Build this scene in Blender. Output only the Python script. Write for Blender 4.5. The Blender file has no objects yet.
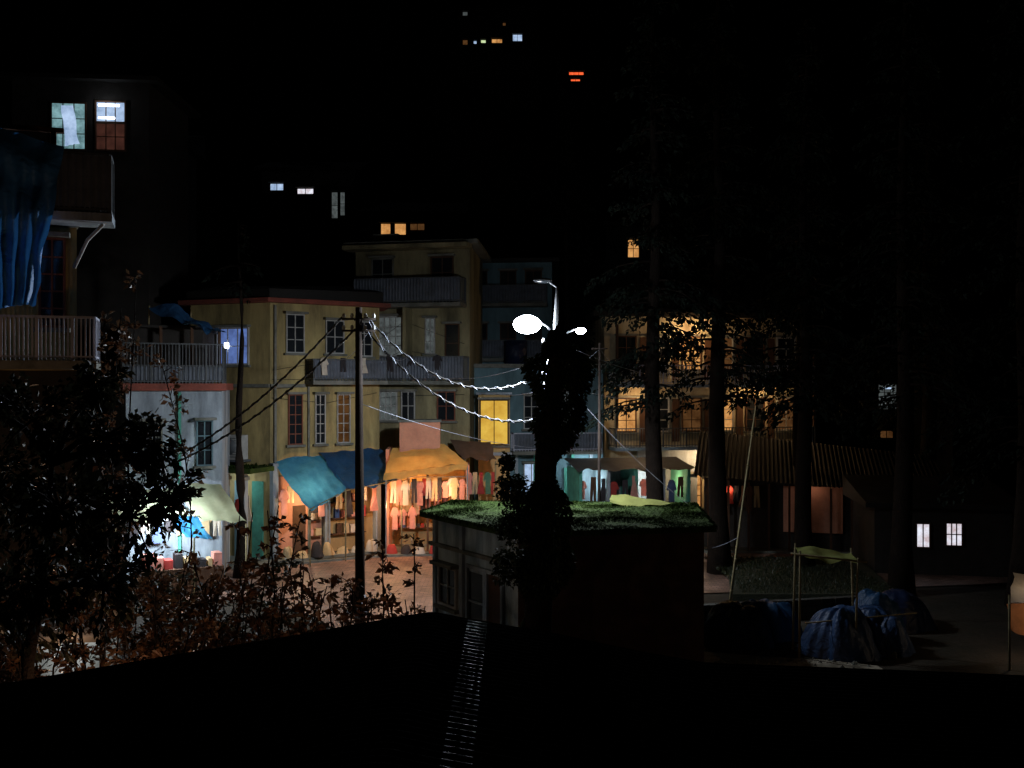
import bpy, math, random
from mathutils import Vector, noise, Matrix
random.seed(7)
R=random.uniform
scene=bpy.context.scene
# ---------------------------------------------------------------- materials
MATS={}
def newmat(name):
    m=bpy.data.materials.new(name); m.use_nodes=True
    nt=m.node_tree; nt.nodes.clear()
    out=nt.nodes.new('ShaderNodeOutputMaterial')
    return m,nt,out
def mottled(nt,col,dirt,scale,amount,streak=False):
    N=nt.nodes;L=nt.links
    tc=N.new('ShaderNodeTexCoord')
    mp=N.new('ShaderNodeMapping'); mp.inputs['Scale'].default_value=(1,1,0.25 if streak else 1)
    L.new(tc.outputs['Object'],mp.inputs[0])
    n1=N.new('ShaderNodeTexNoise'); n1.inputs['Scale'].default_value=scale; n1.inputs['Detail'].default_value=9; n1.inputs['Roughness'].default_value=.7
    L.new(mp.outputs[0],n1.inputs['Vector'])
    cr=N.new('ShaderNodeValToRGB'); cr.color_ramp.elements[0].position=.38; cr.color_ramp.elements[1].position=.68
    cr.color_ramp.elements[0].color=(0,0,0,1); cr.color_ramp.elements[1].color=(amount,amount,amount,1)
    L.new(n1.outputs['Fac'],cr.inputs[0])
    mx=N.new('ShaderNodeMix'); mx.data_type='RGBA'
    mx.inputs[6].default_value=(*col,1); mx.inputs[7].default_value=(*dirt,1)
    L.new(cr.outputs[0],mx.inputs[0])
    return mx.outputs[2],n1
def mat(name,col,dirt=None,scale=1.2,amount=.7,rough=.85,metal=0,bump=.15,streak=False,spec=.3):
    if name in MATS: return MATS[name]
    m,nt,out=newmat(name)
    dirt=dirt or tuple(c*.45 for c in col)
    c,n=mottled(nt,col,dirt,scale,amount,streak)
    b=nt.nodes.new('ShaderNodeBsdfPrincipled')
    nt.links.new(c,b.inputs['Base Color']); b.inputs['Roughness'].default_value=rough
    b.inputs['Metallic'].default_value=metal; b.inputs['Specular IOR Level'].default_value=spec
    if bump:
        n2=nt.nodes.new('ShaderNodeTexNoise'); n2.inputs['Scale'].default_value=scale*9; n2.inputs['Detail'].default_value=5
        tc=nt.nodes.new('ShaderNodeTexCoord'); nt.links.new(tc.outputs['Object'],n2.inputs['Vector'])
        bp=nt.nodes.new('ShaderNodeBump'); bp.inputs['Strength'].default_value=bump; bp.inputs['Distance'].default_value=.05
        nt.links.new(n2.outputs['Fac'],bp.inputs['Height']); nt.links.new(bp.outputs[0],b.inputs['Normal'])
    nt.links.new(b.outputs[0],out.inputs[0]); MATS[name]=m; return m
def cloth(name,col,trans=.5,dirt=None,scale=1.5,gloss=.0):
    m,nt,out=newmat(name)
    c,n=mottled(nt,col,dirt or tuple(x*.5 for x in col),scale,.7)
    d=nt.nodes.new('ShaderNodeBsdfPrincipled'); d.inputs['Roughness'].default_value=.5 if gloss else .85
    d.inputs['Specular IOR Level'].default_value=.4 if gloss else .2
    t=nt.nodes.new('ShaderNodeBsdfTranslucent'); nt.links.new(c,d.inputs['Base Color']); nt.links.new(c,t.inputs[0])
    if gloss:
        tc=nt.nodes.new('ShaderNodeTexCoord'); n2=nt.nodes.new('ShaderNodeTexNoise'); n2.inputs['Scale'].default_value=2.2; n2.inputs['Detail'].default_value=4; n2.inputs['Distortion'].default_value=1.2
        nt.links.new(tc.outputs['Object'],n2.inputs['Vector']); bp=nt.nodes.new('ShaderNodeBump'); bp.inputs['Strength'].default_value=.7; bp.inputs['Distance'].default_value=.12
        nt.links.new(n2.outputs['Fac'],bp.inputs['Height']); nt.links.new(bp.outputs[0],d.inputs['Normal'])
    mx=nt.nodes.new('ShaderNodeMixShader'); mx.inputs[0].default_value=trans
    nt.links.new(d.outputs[0],mx.inputs[1]); nt.links.new(t.outputs[0],mx.inputs[2]); nt.links.new(mx.outputs[0],out.inputs[0])
    MATS[name]=m; return m
def emis(name,col,st,col2=None,scale=2.0,amount=.8):
    m,nt,out=newmat(name)
    c,n=mottled(nt,col,col2 or tuple(x*.3 for x in col),scale,amount)
    e=nt.nodes.new('ShaderNodeEmission'); e.inputs[1].default_value=st
    nt.links.new(c,e.inputs[0]); nt.links.new(e.outputs[0],out.inputs[0]); MATS[name]=m; return m

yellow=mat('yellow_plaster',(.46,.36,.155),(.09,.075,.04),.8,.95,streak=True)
yellow2=mat('olive_plaster',(.31,.27,.15),(.06,.055,.035),.8,1,streak=True)
ochre=mat('ochre_plaster',(.50,.34,.15),(.18,.11,.05),.8,.8,streak=True)
bluep=mat('blue_green_plaster',(.14,.24,.28),(.05,.09,.11),1.0,.9,streak=True)
greenp=mat('green_paint',(.08,.34,.26),(.04,.12,.1),1.5,.7)
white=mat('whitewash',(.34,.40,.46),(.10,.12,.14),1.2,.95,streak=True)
greyw=mat('grey_wall',(.46,.57,.64),(.12,.16,.18),1.6,.9,streak=True)
brown=mat('brown_brick_wall',(.07,.04,.03),(.025,.018,.014),2,.8)
darkw=mat('dark_shaded_stained_wall',(.035,.03,.027),(.015,.014,.012),2,.8)  # stained wall whose near-black tone also stands in for shade
pinkp=mat('pink_plaster',(.60,.27,.17),(.3,.13,.09),1.5,.6)
red=mat('red_fascia',(.26,.07,.05),(.10,.04,.03),2,.7)
wood=mat('dark_wood',(.09,.045,.025),None,3,.6)
redwood=mat('red_window_wood',(.22,.08,.05),None,3,.6)
whitew=mat('white_window_wood',(.42,.42,.41),None,3,.6)
glassd=mat('dark_window_pane',(.015,.018,.022),None,2,.5,rough=.12,bump=0,spec=.5)
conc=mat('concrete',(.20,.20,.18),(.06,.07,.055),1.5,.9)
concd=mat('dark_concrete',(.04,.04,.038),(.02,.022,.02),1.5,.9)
mossc=mat('mossy_concrete',(.034,.062,.012),(.014,.022,.008),2.2,.9,bump=.5,spec=.1)
moss=mat('moss',(.015,.028,.004),(.005,.009,.002),1.6,.95,bump=.8,spec=.03)
tin=mat('tin_roof',(.09,.10,.11),(.05,.04,.03),.8,.8,rough=.6,metal=.1)
tind=mat('rusty_dark_tin',(.018,.016,.014),(.010,.009,.008),.8,.8,rough=.7)
sheet_blue=mat('blue_painted_sheet',(.11,.13,.17),(.05,.055,.06),2,.8,rough=.6)
railm=mat('rail_iron',(.09,.10,.11),None,3,.5,rough=.5)
railw=mat('rail_white',(.42,.44,.54),None,3,.5,rough=.5)
polem=mat('pole_metal',(.04,.03,.025),(.018,.014,.012),3,.8,rough=.8,spec=.1)
polel=mat('pole_galvanised',(.28,.30,.32),(.12,.12,.12),3,.7,rough=.5)
cablem=mat('cable_rubber',(.02,.02,.02),None,3,.3,rough=.5)
cablew=mat('cable_bright_wire',(.42,.46,.56),(.10,.10,.14),6,.9,rough=.4)
bamboo=mat('bamboo',(.26,.22,.12),(.10,.08,.04),4,.7)
bark=mat('bark',(.018,.013,.010),(.008,.006,.005),3,.9,bump=.9,spec=.1)
tarpb=cloth('blue_tarp',(.05,.24,.60),.2,(.02,.09,.28),1.2,1)
tarpbl=cloth('light_blue_tarp',(.06,.29,.52),.45,(.02,.14,.32),1.6,1)
tarpm=cloth('mid_blue_tarp',(.02,.08,.19),.25,(.012,.04,.10),1.2,1)
tarpg=cloth('faded_blue_tarp',(.03,.075,.19),.1,(.010,.025,.075),2.0,1)
tarpd=cloth('dark_blue_tarp',(.008,.018,.06),.1,(.006,.010,.03),1.4,1)
awny=cloth('yellow_awning_cloth',(.64,.42,.13),.4,(.40,.22,.06),1.4)
awng=cloth('pale_green_awning_cloth',(.46,.50,.33),.5,(.22,.25,.15),1.2)
awnb=cloth('brown_awning_cloth',(.16,.10,.07),.3)
cl=[cloth('cloth_white',(.75,.68,.58),.3),cloth('cloth_pink',(.75,.36,.30),.3),cloth('cloth_red',(.5,.07,.06),.3),cloth('cloth_cream',(.70,.54,.32),.3),
    cloth('cloth_blue',(.12,.17,.34),.3),cloth('cloth_green',(.12,.25,.16),.3),cloth('cloth_dark',(.05,.045,.05),.2)]
clp=[cl[0],cl[3],cl[1],cl[3],cl[1],cl[6],cl[6],cl[2],wood,cl[4]]
e_cool=emis('lit_window_cool',(.55,.72,1),.9,(.15,.25,.42),1.6)
e_coold=emis('dim_window_cool',(.45,.52,.52),.2,(.06,.07,.07),2.2,.95)
e_bright=emis('fluorescent_tube',(.75,.85,1),9,(.75,.85,1))
e_teal=emis('lit_window_teal',(.40,.72,.78),.6,(.04,.10,.11),1.6,.97)
e_blue=emis('lit_window_blue',(.18,.30,.75),.6,(.06,.09,.25),2)
e_warm=emis('lit_window_warm',(1,.50,.16),.75,(.40,.14,.03),1.6,.9)
e_warmd=emis('lit_window_dim_warm',(.8,.36,.12),.12,(.2,.07,.02),1.6,.9)
e_rdim=emis('lit_window_dim_red',(.55,.20,.14),.10,(.12,.05,.04),1.6,.9)
e_white=emis('lit_window_white',(.85,.88,1),1.0,(.4,.22,.2),2.6)
e_green=emis('lit_window_greenish',(.8,1,.6),.9,(.5,.6,.2),2)
e_redsign=emis('red_neon',(1,.14,.04),1.3,(.6,.05,.01),3)
e_yel=emis('lit_yellow_curtain',(1,.64,.10),.75,(.7,.36,.04),1.2,.9)
e_lamp=emis('street_lamp_glass',(.86,.92,1),90,(.86,.92,1))
def leafmat(name,c1,c2,tr=.35,sp=.4,rough=.4):
    m,nt,out=newmat(name)
    c,n=mottled(nt,c1,c2,2.5,.9)
    d=nt.nodes.new('ShaderNodeBsdfPrincipled'); d.inputs['Roughness'].default_value=rough; d.inputs['Specular IOR Level'].default_value=sp
    t=nt.nodes.new('ShaderNodeBsdfTranslucent'); nt.links.new(c,d.inputs['Base Color']); nt.links.new(c,t.inputs[0])
    mx=nt.nodes.new('ShaderNodeMixShader'); mx.inputs[0].default_value=tr
    nt.links.new(d.outputs[0],mx.inputs[1]); nt.links.new(t.outputs[0],mx.inputs[2]); nt.links.new(mx.outputs[0],out.inputs[0])
    return m
leaf_bush=leafmat('bush_leaves',(.12,.052,.026),(.03,.032,.018))
leaf_dark=leafmat('dark_leaves',(.03,.03,.016),(.014,.016,.01),.25)
leaf_ivy=leafmat('ivy_leaves',(.018,.03,.012),(.01,.016,.008),.15,.2,.6)
needle=leafmat('conifer_needles',(.010,.017,.012),(.005,.008,.007),.1,.1,.8)

# ---------------------------------------------------------------- object builder
class Obj:
    def __init__(s,name,loc=(0,0,0)):
        s.loc=Vector(loc); s.parts={}
        s.e=bpy.data.objects.new(name,None); s.e.empty_display_size=.3
        s.e.location=s.loc; scene.collection.objects.link(s.e)
    def add(s,part,m,vs,fs,smooth=False):
        p=s.parts.setdefault(part,{'v':[],'f':[],'mi':[],'m':[],'s':[]})
        if m not in p['m']: p['m'].append(m)
        mi=p['m'].index(m); o=len(p['v'])
        L=s.loc
        p['v'].extend([(v[0]-L[0],v[1]-L[1],v[2]-L[2]) for v in vs])
        p['f'].extend([tuple(i+o for i in f) for f in fs]); p['mi'].extend([mi]*len(fs)); p['s'].extend([smooth]*len(fs))
    def light(s,name,loc,en,col,rad=.1,spot=None,aim=(0,0,-1),blend=.5):
        l=bpy.data.lights.new(name,'SPOT' if spot else 'POINT'); l.energy=en; l.color=col; l.shadow_soft_size=rad
        if spot: l.spot_size=math.radians(spot); l.spot_blend=blend
        o=bpy.data.objects.new(name,l); scene.collection.objects.link(o); o.parent=s.e; o.location=Vector(loc)-s.loc
        if spot: o.rotation_euler=Vector(aim).to_track_quat('-Z','Y').to_euler()
        return o
    def done(s):
        for k,p in s.parts.items():
            me=bpy.data.meshes.new(k); me.from_pydata(p['v'],[],p['f'])
            for m in p['m']: me.materials.append(m)
            me.polygons.foreach_set('material_index',p['mi']); me.polygons.foreach_set('use_smooth',p['s']); me.update()
            o=bpy.data.objects.new(k,me); scene.collection.objects.link(o); o.parent=s.e
BF=[(0,3,2,1),(4,5,6,7),(0,1,5,4),(1,2,6,5),(2,3,7,6),(3,0,4,7)]
class Fr:
    def __init__(s,p0,p1):
        s.p0=Vector((p0[0],p0[1],0)); d=Vector((p1[0],p1[1],0))-s.p0; s.L=d.length; s.d=d.normalized(); s.n=Vector((s.d.y,-s.d.x,0))
    def P(s,u,z,n=0): 
        v=s.p0+s.d*u+s.n*n; return Vector((v.x,v.y,z))
def fbox(o,part,m,f,u0,u1,z0,z1,n0,n1):
    vs=[f.P(u0,z0,n0),f.P(u1,z0,n0),f.P(u1,z0,n1),f.P(u0,z0,n1),f.P(u0,z1,n0),f.P(u1,z1,n0),f.P(u1,z1,n1),f.P(u0,z1,n1)]
    o.add(part,m,vs,[(0,1,2,3),(7,6,5,4),(4,5,1,0),(5,6,2,1),(6,7,3,2),(7,4,0,3)])
def box(o,part,m,x0,x1,y0,y1,z0,z1):
    vs=[(x0,y0,z0),(x1,y0,z0),(x1,y1,z0),(x0,y1,z0),(x0,y0,z1),(x1,y0,z1),(x1,y1,z1),(x0,y1,z1)]
    o.add(part,m,vs,BF)
def prism(o,part,m,poly,z0,z1,ztop=None):
    n=len(poly); vs=[(x,y,z0) for x,y in poly]+[(x,y,z1 if ztop is None else ztop[i]) for i,(x,y) in enumerate(poly)]
    fs=[tuple(range(n))[::-1],tuple(range(n,2*n))]+[(i,(i+1)%n,(i+1)%n+n,i+n) for i in range(n)]
    o.add(part,m,vs,fs)
def grow(poly,k):
    cx=sum(p[0] for p in poly)/len(poly); cy=sum(p[1] for p in poly)/len(poly)
    r=[]
    for x,y in poly:
        d=Vector((x-cx,y-cy)); l=d.length; d=d*((l+k)/l); r.append((cx+d.x,cy+d.y))
    return r
def tube(o,part,m,pts,rad,sides=6,smooth=True):
    pts=[Vector(p) for p in pts]; n=len(pts); vs=[]
    for i,p in enumerate(pts):
        t=(pts[min(i+1,n-1)]-pts[max(i-1,0)]).normalized()
        a=t.cross(Vector((0,0,1)));
        if a.length<.05: a=t.cross(Vector((0,1,0)))
        a.normalize(); b=t.cross(a)
        r=rad[i] if isinstance(rad,(list,tuple)) else rad
        for k in range(sides):
            an=2*math.pi*k/sides; vs.append(p+a*math.cos(an)*r+b*math.sin(an)*r)
    fs=[(i*sides+k,i*sides+(k+1)%sides,(i+1)*sides+(k+1)%sides,(i+1)*sides+k) for i in range(n-1) for k in range(sides)]
    fs+=[tuple(range(sides))[::-1],tuple((n-1)*sides+k for k in range(sides))]
    o.add(part,m,vs,fs,smooth)
def win(o,f,u0,u1,z0,z1,pane,frame,nx=2,nz=3,sill=True,part='windows'):
    t=.07 if u1-u0>.8 else .05
    fbox(o,part,pane,f,u0,u1,z0,z1,.003,.02)
    fr=part+'_frames'
    fbox(o,fr,frame,f,u0-t,u0,z0-t,z1+t,0.002,.09); fbox(o,fr,frame,f,u1,u1+t,z0-t,z1+t,0.002,.09)
    fbox(o,fr,frame,f,u0,u1,z1,z1+t,0.002,.088); fbox(o,fr,frame,f,u0,u1,z0-t,z0,0.002,.088)
    for i in range(1,nx):
        u=u0+(u1-u0)*i/nx; fbox(o,fr,frame,f,u-.02,u+.02,z0,z1,.022,.06)
    for i in range(1,nz):
        z=z0+(z1-z0)*i/nz; fbox(o,fr,frame,f,u0,u1,z-.018,z+.018,.022,.055)
    if sill: fbox(o,'sills',conc,f,u0-.15,u1+.15,z0-t-.1,z0-t-.003,0.002,.18); fbox(o,'sills',conc,f,u0-.15,u1+.15,z1+t+.003,z1+t+.1,0.002,.3)
def rail(o,f,u0,u1,z0,z1,n,m,sp=.14,part='railing',r=.015,sheet=None):
    fbox(o,part,m,f,u0,u1,z1-.05,z1,n-.03,n+.03); fbox(o,part,m,f,u0,u1,z0+.06,z0+.1,n-.02,n+.02)
    k=int((u1-u0)/sp)
    for i in range(k+1):
        u=u0+(u1-u0)*i/max(k,1); w=r if i%8 else r*2.2
        fbox(o,part,m,f,u-w,u+w,z0,z1-.05,n-w,n+w)
    if sheet:
        vs=[];fs=[];q=int((u1-u0)/.05)
        for i in range(q+1):
            u=u0+(u1-u0)*i/q; nn=n+.05+.02*math.cos(i*math.pi/1.5)
            vs+= [f.P(u,z0+.12,nn),f.P(u,z1-.06,nn)]
        fs=[(2*i,2*i+2,2*i+3,2*i+1) for i in range(q)]
        o.add(part+'_sheet',sheet,vs,fs)
def balcony(o,f,u0,u1,z,dep,h,m,slab=conc,sheet=None,sp=.14,post=None):
    fbox(o,'balcony_slab',slab,f,u0,u1,z-.18,z,0.002,dep)
    rail(o,f,u0+.05,u1-.05,z,z+h,dep-.08,m,sp,sheet=sheet)
    for uu in (u0+.05,u1-.05):
        g=Fr(f.P(uu,0,0).to_2d(),f.P(uu,0,dep).to_2d()); rail(o,g,.05,dep-.1,z,z+h,0,m,sp*1.3)
    if post:
        for uu in (u0+.1,(u0+u1)/2,u1-.1): fbox(o,'posts',wood,f,uu-.06,uu+.06,z+h,post,dep-.15,dep-.03)
def sheet(o,part,m,A,B,C,D,nu=16,nv=12,sag=.15,amp=.05,fold=0,ff=8,seed=0,smooth=True):
    A,B,C,D=[Vector(v) for v in (A,B,C,D)]; nrm=((B-A).cross(D-A)).normalized(); vs=[]
    for j in range(nv+1):
        for i in range(nu+1):
            u=i/nu; v=j/nv
            p=(A*(1-u)+B*u)*(1-v)+(D*(1-u)+C*u)*v
            p=p+Vector((0,0,-sag*4*v*(1-v)*(.6+.4*math.sin(u*6+seed))))
            p=p+nrm*(amp*noise.noise(p*1.7+Vector((seed,0,0)))*2+fold*math.sin(u*ff*math.pi+2*noise.noise(p*.8))*(.3+v*.7))
            if j==nv: p=p+Vector((0,0,.08*noise.noise(p*2)*2))
            if i in (0,nu): p=p+Vector((.1*noise.noise(p*2+Vector((3,1,1))),0,0))
            vs.append(p)
    fs=[(j*(nu+1)+i,j*(nu+1)+i+1,(j+1)*(nu+1)+i+1,(j+1)*(nu+1)+i) for j in range(nv) for i in range(nu)]
    o.add(part,m,vs,fs,smooth)
def garment(o,part,m,f,u,z,w,h,n,kind=0):
    if kind==0: pl=[(-.12,0),(.12,0),(.3,-.06),(.5,-.36),(.36,-.44),(.27,-.3),(.3,-1),(-.3,-1),(-.27,-.3),(-.36,-.44),(-.5,-.36),(-.3,-.06)]
    elif kind==1: pl=[(-.25,0),(.25,0),(.32,-1),(.08,-1),(0,-.35),(-.08,-1),(-.32,-1)]
    else: pl=[(-.2,0),(.2,0),(.16,-.35),(.45,-1),(-.45,-1),(-.16,-.35)]
    t=R(-.08,.08); tl=R(-.08,.08)
    fr=[f.P(u+a*w+tl*b*w,z+b*h,n+t*b+.03*math.sin(a*12)) for a,b in pl]; k=len(pl)
    bk=[p-f.n*.03 for p in fr]
    o.add(part,m,fr+bk,[tuple(range(k)),tuple(range(2*k-1,k-1,-1))]+[(i,i+k,(i+1)%k+k,(i+1)%k) for i in range(k)])
def heap(o,part,m,c,rx,ry,h,seed=0,n=34,wr=.1):
    # cloth draped over an uneven pile: max of several soft bumps plus folds near the hem
    rs=random.Random(seed*13+5); bumps=[(rs.uniform(-.5,.5),rs.uniform(-.5,.5),rs.uniform(.2,.45),rs.uniform(.5,1)) for _ in range(6)]
    vs=[];fs=[]
    for j in range(n+1):
        for i in range(n+1):
            a=i/n*2-1;b=j/n*2-1
            r=max(abs(a),abs(b)); l=math.hypot(a,b) or 1; a2=a*r/l;b2=b*r/l
            rr=min(1,math.hypot(a2,b2)); th=math.atan2(b2,a2)
            p=Vector((a2*rx,b2*ry,0)); q=Vector((c[0]*.37,c[1]*.37,seed))+p
            z=0
            for bx,by,s,hh in bumps:
                d=math.hypot(a2-bx,b2-by); z=max(z,hh*h*max(0,1-(d/(s+.6))**2.8))
            z*=(1-rr**6)
            fold=noise.noise(Vector((th*2.2,rr*.8,seed)))+.5*noise.noise(Vector((th*5,rr*1.5,seed+3)))
            z+=wr*1.5*fold*rr*(1-rr**6)+.22*wr*10*.12*noise.noise(q*2.2)+.04*noise.noise(q*5)*(1-rr)
            k=1+.10*fold*rr+.2*noise.noise(q*1.1)
            vs.append((c[0]+p.x*k,c[1]+p.y*k,c[2]+max(z,-.02)))
    fs=[(j*(n+1)+i,j*(n+1)+i+1,(j+1)*(n+1)+i+1,(j+1)*(n+1)+i) for j in range(n) for i in range(n)]
    o.add(part,m,vs,fs,True)

# ---------------------------------------------------------------- terrain
def ss(a,b,x):
    t=max(0,min(1,(x-a)/(b-a))); return t*t*(3-2*t)
def hgt(x,y):
    y0=54+10*ss(-6,5,x)+4*ss(16,40,x)
    z=max(0,y-y0)*.72
    z+=max(0,-22-x)*.35+max(0,x-30)*.3
    k=min(1,z/6); z+=k*(3*noise.noise(Vector((x*.05,y*.05,0)))+.8*noise.noise(Vector((x*.2,y*.2,3))))
    z=min(z,95+20*noise.noise(Vector((x*.01,y*.01,9))))
    return z
def axis(a,b,c,d,s1,s2):
    r=[];v=a
    while v<d:
        r.append(v); v+= s1 if b<=v<c else s2
    r.append(d); return r
xs=axis(-400,-45,60,400,1.0,14); ys=axis(-300,-10,90,500,1.0,14)
vs=[(x,y,hgt(x,y)+.03*noise.noise(Vector((x,y,0)))) for y in ys for x in xs]; nx=len(xs)
fs=[(j*nx+i,j*nx+i+1,(j+1)*nx+i+1,(j+1)*nx+i) for j in range(len(ys)-1) for i in range(nx-1)]
gm=mat('earth_ground',(.045,.034,.024),(.013,.015,.009),.6,.9,bump=.6)
g=Obj('ground'); g.add('ground_surface',gm,vs,fs,True); g.done()
m,nt,out=newmat('paving_stone')
b=nt.nodes.new('ShaderNodeBsdfPrincipled'); br=nt.nodes.new('ShaderNodeTexBrick'); tc=nt.nodes.new('ShaderNodeTexCoord')
nt.links.new(tc.outputs['Object'],br.inputs['Vector']); br.inputs['Scale'].default_value=1.6
br.inputs['Color1'].default_value=(.42,.25,.19,1); br.inputs['Color2'].default_value=(.22,.13,.10,1); br.inputs['Mortar'].default_value=(.06,.045,.04,1)
mu=nt.nodes.new('ShaderNodeMix'); mu.data_type='RGBA'; mu.blend_type='MULTIPLY'; mu.inputs[0].default_value=1
c,n=mottled(nt,(1,1,1),(.3,.28,.26),.9,1); nt.links.new(br.outputs[0],mu.inputs[6]); nt.links.new(c,mu.inputs[7])
nt.links.new(mu.outputs[2],b.inputs['Base Color']); b.inputs['Roughness'].default_value=.5; nt.links.new(b.outputs[0],out.inputs[0])
st=Obj('street',(-6,38,0)); poly=[(-16,34.6),(-9,35.2),(-6.4,32.5),(-4.2,28.5),(-2.6,29.5),(-2.2,32),(6,36),(20,38),(20,44),(5,45),(-1,44.5),(-6,43.5),(-9.5,41.5),(-16,39)]
st.add('paving',m,[(x,y,.05) for x,y in poly],[tuple(range(len(poly)))])
for a,bb in zip(poly[8:14],poly[9:14]):
    f=Fr(bb,a); fbox(st,'kerb',conc,f,0,f.L-.01,0,.14,-.15,0)
st.done()
yard=Obj('dirt_yard',(8,27,0)); dm=mat('pale_dirt',(.48,.42,.33),(.10,.085,.06),1.1,1,bump=.7)
pts=[(4.9,24.0),(7,23.6),(9,24.4),(9.9,25.6),(9.8,26.8),(8.5,27.4),(7,27.7),(5.2,28.3)]
yard.add('dirt',dm,[(x,y,.05) for x,y in pts],[tuple(range(len(pts)))])
for i in range(110):
    x=R(5,9.8);y=R(24.2,27.6);s=R(.02,.1)
    vsr=[(x+s*R(.7,1.3)*math.cos(a),y+s*R(.7,1.3)*math.sin(a),.05) for a in (0,1.2,2.5,3.8,5)]+[(x,y,.05+s)]
    yard.add('stones',conc,vsr,[(i2,(i2+1)%5,5) for i2 in range(5)])
yard.done()
gt=Obj('grass_terrace',(9.5,38,0)); grm=mat('grass_soil',(.03,.035,.02),(.013,.016,.01),2,.9,bump=.8)
prism(gt,'bank',grm,[(7.6,34.5),(13.4,34.5),(14.5,42),(9,42)],0,.35)
vs=[];fs=[]
for i in range(7000):
    x=R(8,13.5);y=R(34.6,41.8);a=R(0,6.28);h=R(.05,.16); o0=len(vs)
    vs+=[(x,y,.34),(x+.03*math.cos(a),y+.03*math.sin(a),.34),(x+R(-.07,.07),y+R(-.07,.07),.34+h)]; fs.append((o0,o0+1,o0+2))
gt.add('blades',leafmat('grass_blades',(.028,.038,.014),(.014,.02,.01)),vs,fs); gt.done()

# ---------------------------------------------------------------- building C (yellow corner house)
A0,A1,A2=(-14.3,44.5),(-10.4,43),(-6.1,46)
C=Obj('yellow_corner_house',(-10.5,46,0)); pc=[A0,A1,A2,(-8,53),(-15.5,53)]
prism(C,'walls',yellow,pc,0,11.1); prism(C,'roof_slab',red,grow(pc,.6),11.103,11.28); 
pg=grow(pc,.2); prism(C,'upper_roof',tind,pg,11.303,11.5,[11.7,11.7,11.8,12.8,12.8])
fl,fr_=Fr(A0,A1),Fr(A1,A2)
for u0,u1 in ((.85,1.42),(2.1,2.5),(3.15,3.7)): win(C,fr_,u0,u1,5.0,7.1,e_warmd if u0>3 else glassd,redwood if u0<2 else whitew,2,5)
win(C,fr_,.75,1.5,9.0,10.6,glassd,whitew,2,3); win(C,fr_,2.6,3.4,9.0,10.4,glassd,whitew,2,2); win(C,fr_,4.1,4.8,8.9,10.4,glassd,whitew,2,3)
balcony(C,fr_,1.6,5.2,7.75,.9,.95,railm,sheet=sheet_blue)
for i in range(3): garment(C,'laundry',random.choice([cl[0],cl[6],cl[3]]),fr_,2.1+i*.9+R(-.1,.1),8.75,.45,R(.5,.8),.93,i%3)
win(C,fl,1.5,3.05,8.5,10.0,e_blue,whitew,3,2)
win(C,fl,.3,1.0,8.6,10.0,glassd,whitew,2,3)
fbox(C,'window_light',e_bright,fl,1.9,2.12,9.15,9.4,.1,.13)
fbox(C,'string_course',conc,fl,0,fl.L,7.45,7.6,.002,.12)
fbox(C,'string_course',conc,fr_,0,1.59,7.45,7.6,.002,.12)
fbox(C,'drain_pipe',conc,fr_,.15,.25,0,11,.02,.12); fbox(C,'drain_pipe',conc,fr_,1.7,1.78,.1,7.5,.02,.1)
fbox(C,'sign_board',bluep,fl,.4,1.7,6.2,6.7,.02,.1); fbox(C,'sign_board_frame',wood,fl,.35,1.75,6.15,6.199,.02,.12)
for k in range(4): tube(C,'wall_wires',cablem,[fr_.P(.05+.01*k,7+.4*k,.03),fr_.P(2.6,6.9+.5*k+R(-.2,.2),.06),fr_.P(5.1,7.2+.5*k,.03)],.012,4)
fbox(C,'air_conditioner',whitew,fl,2.15,3.15,4.35,5.4,.15,.6); fbox(C,'air_conditioner_bracket',railm,fl,2.1,3.2,4.25,4.34,.003,.65)
for i in range(9): fbox(C,'air_conditioner_grille',railm,fl,2.22,2.85,4.45+i*.1,4.48+i*.1,.602,.62)
tube(C,'air_conditioner_fan',railm,[fl.P(2.55,4.9,.60),fl.P(2.55,4.9,.64)],.33,16)
fbox(C,'shop_canopy_slab',mossc,fl,-.6,fl.L+.35,3.9,4.1,.002,1.9)
vs=[];fs=[]
for i in range(900):
    u=R(-.6,fl.L+.35); n=R(1.5,1.95) if i%2 else R(0,1.9); p=fl.P(u,4.1,n); o0=len(vs)
    vs+=[p,p+Vector((R(-.1,.1),0,R(.02,.12))),p+Vector((R(-.1,.1),R(-.1,0),R(-.12,.12)))]; fs.append((o0,o0+1,o0+2))
C.add('canopy_moss',moss,vs,fs)
for u in (.1,1.15,2.2,3.1,4.0):
    fbox(C,'shop_columns',white,fl,u-.13,u+.13,.1,3.895,1.5,1.75)
    fbox(C,'shop_column_capitals',conc,fl,u-.18,u+.18,3.6,3.75,1.45,1.8)
for i,(u0,u1) in enumerate(((.3,1.0),(1.35,2.05),(2.4,2.95),(3.3,3.85))):
    fbox(C,'shop_shutters',[greenp,glassd,bluep,greenp][i],fl,u0,u1,.1,3.4,.003,.08)
    for k in range(3): 
        m_=random.choice(cl); garment(C,'hanging_clothes',m_,fl,u0+.1+k*.25,R(2.6,3.2),.42,R(.7,1.1),1.2,k%3)
fbox(C,'plinth',conc,fl,-.3,fl.L+.3,0,.1,.002,2.0)
C.light('shop_bulb',fl.P(2.6,3.5,1.0),40,(.85,.95,1),.1)
fbox(C,'shop_plinth',conc,fr_,0,5.2,0,.12,.002,.9)
fbox(C,'shop_back_wall',pinkp,fr_,.3,2.35,.15,3.6,.003,.05); fbox(C,'shop_back_wall',ochre,fr_,2.65,4.9,.15,3.6,.003,.05)
fbox(C,'shop_doorway',wood,fr_,1.0,1.6,.15,2.3,.052,.07)
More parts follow.
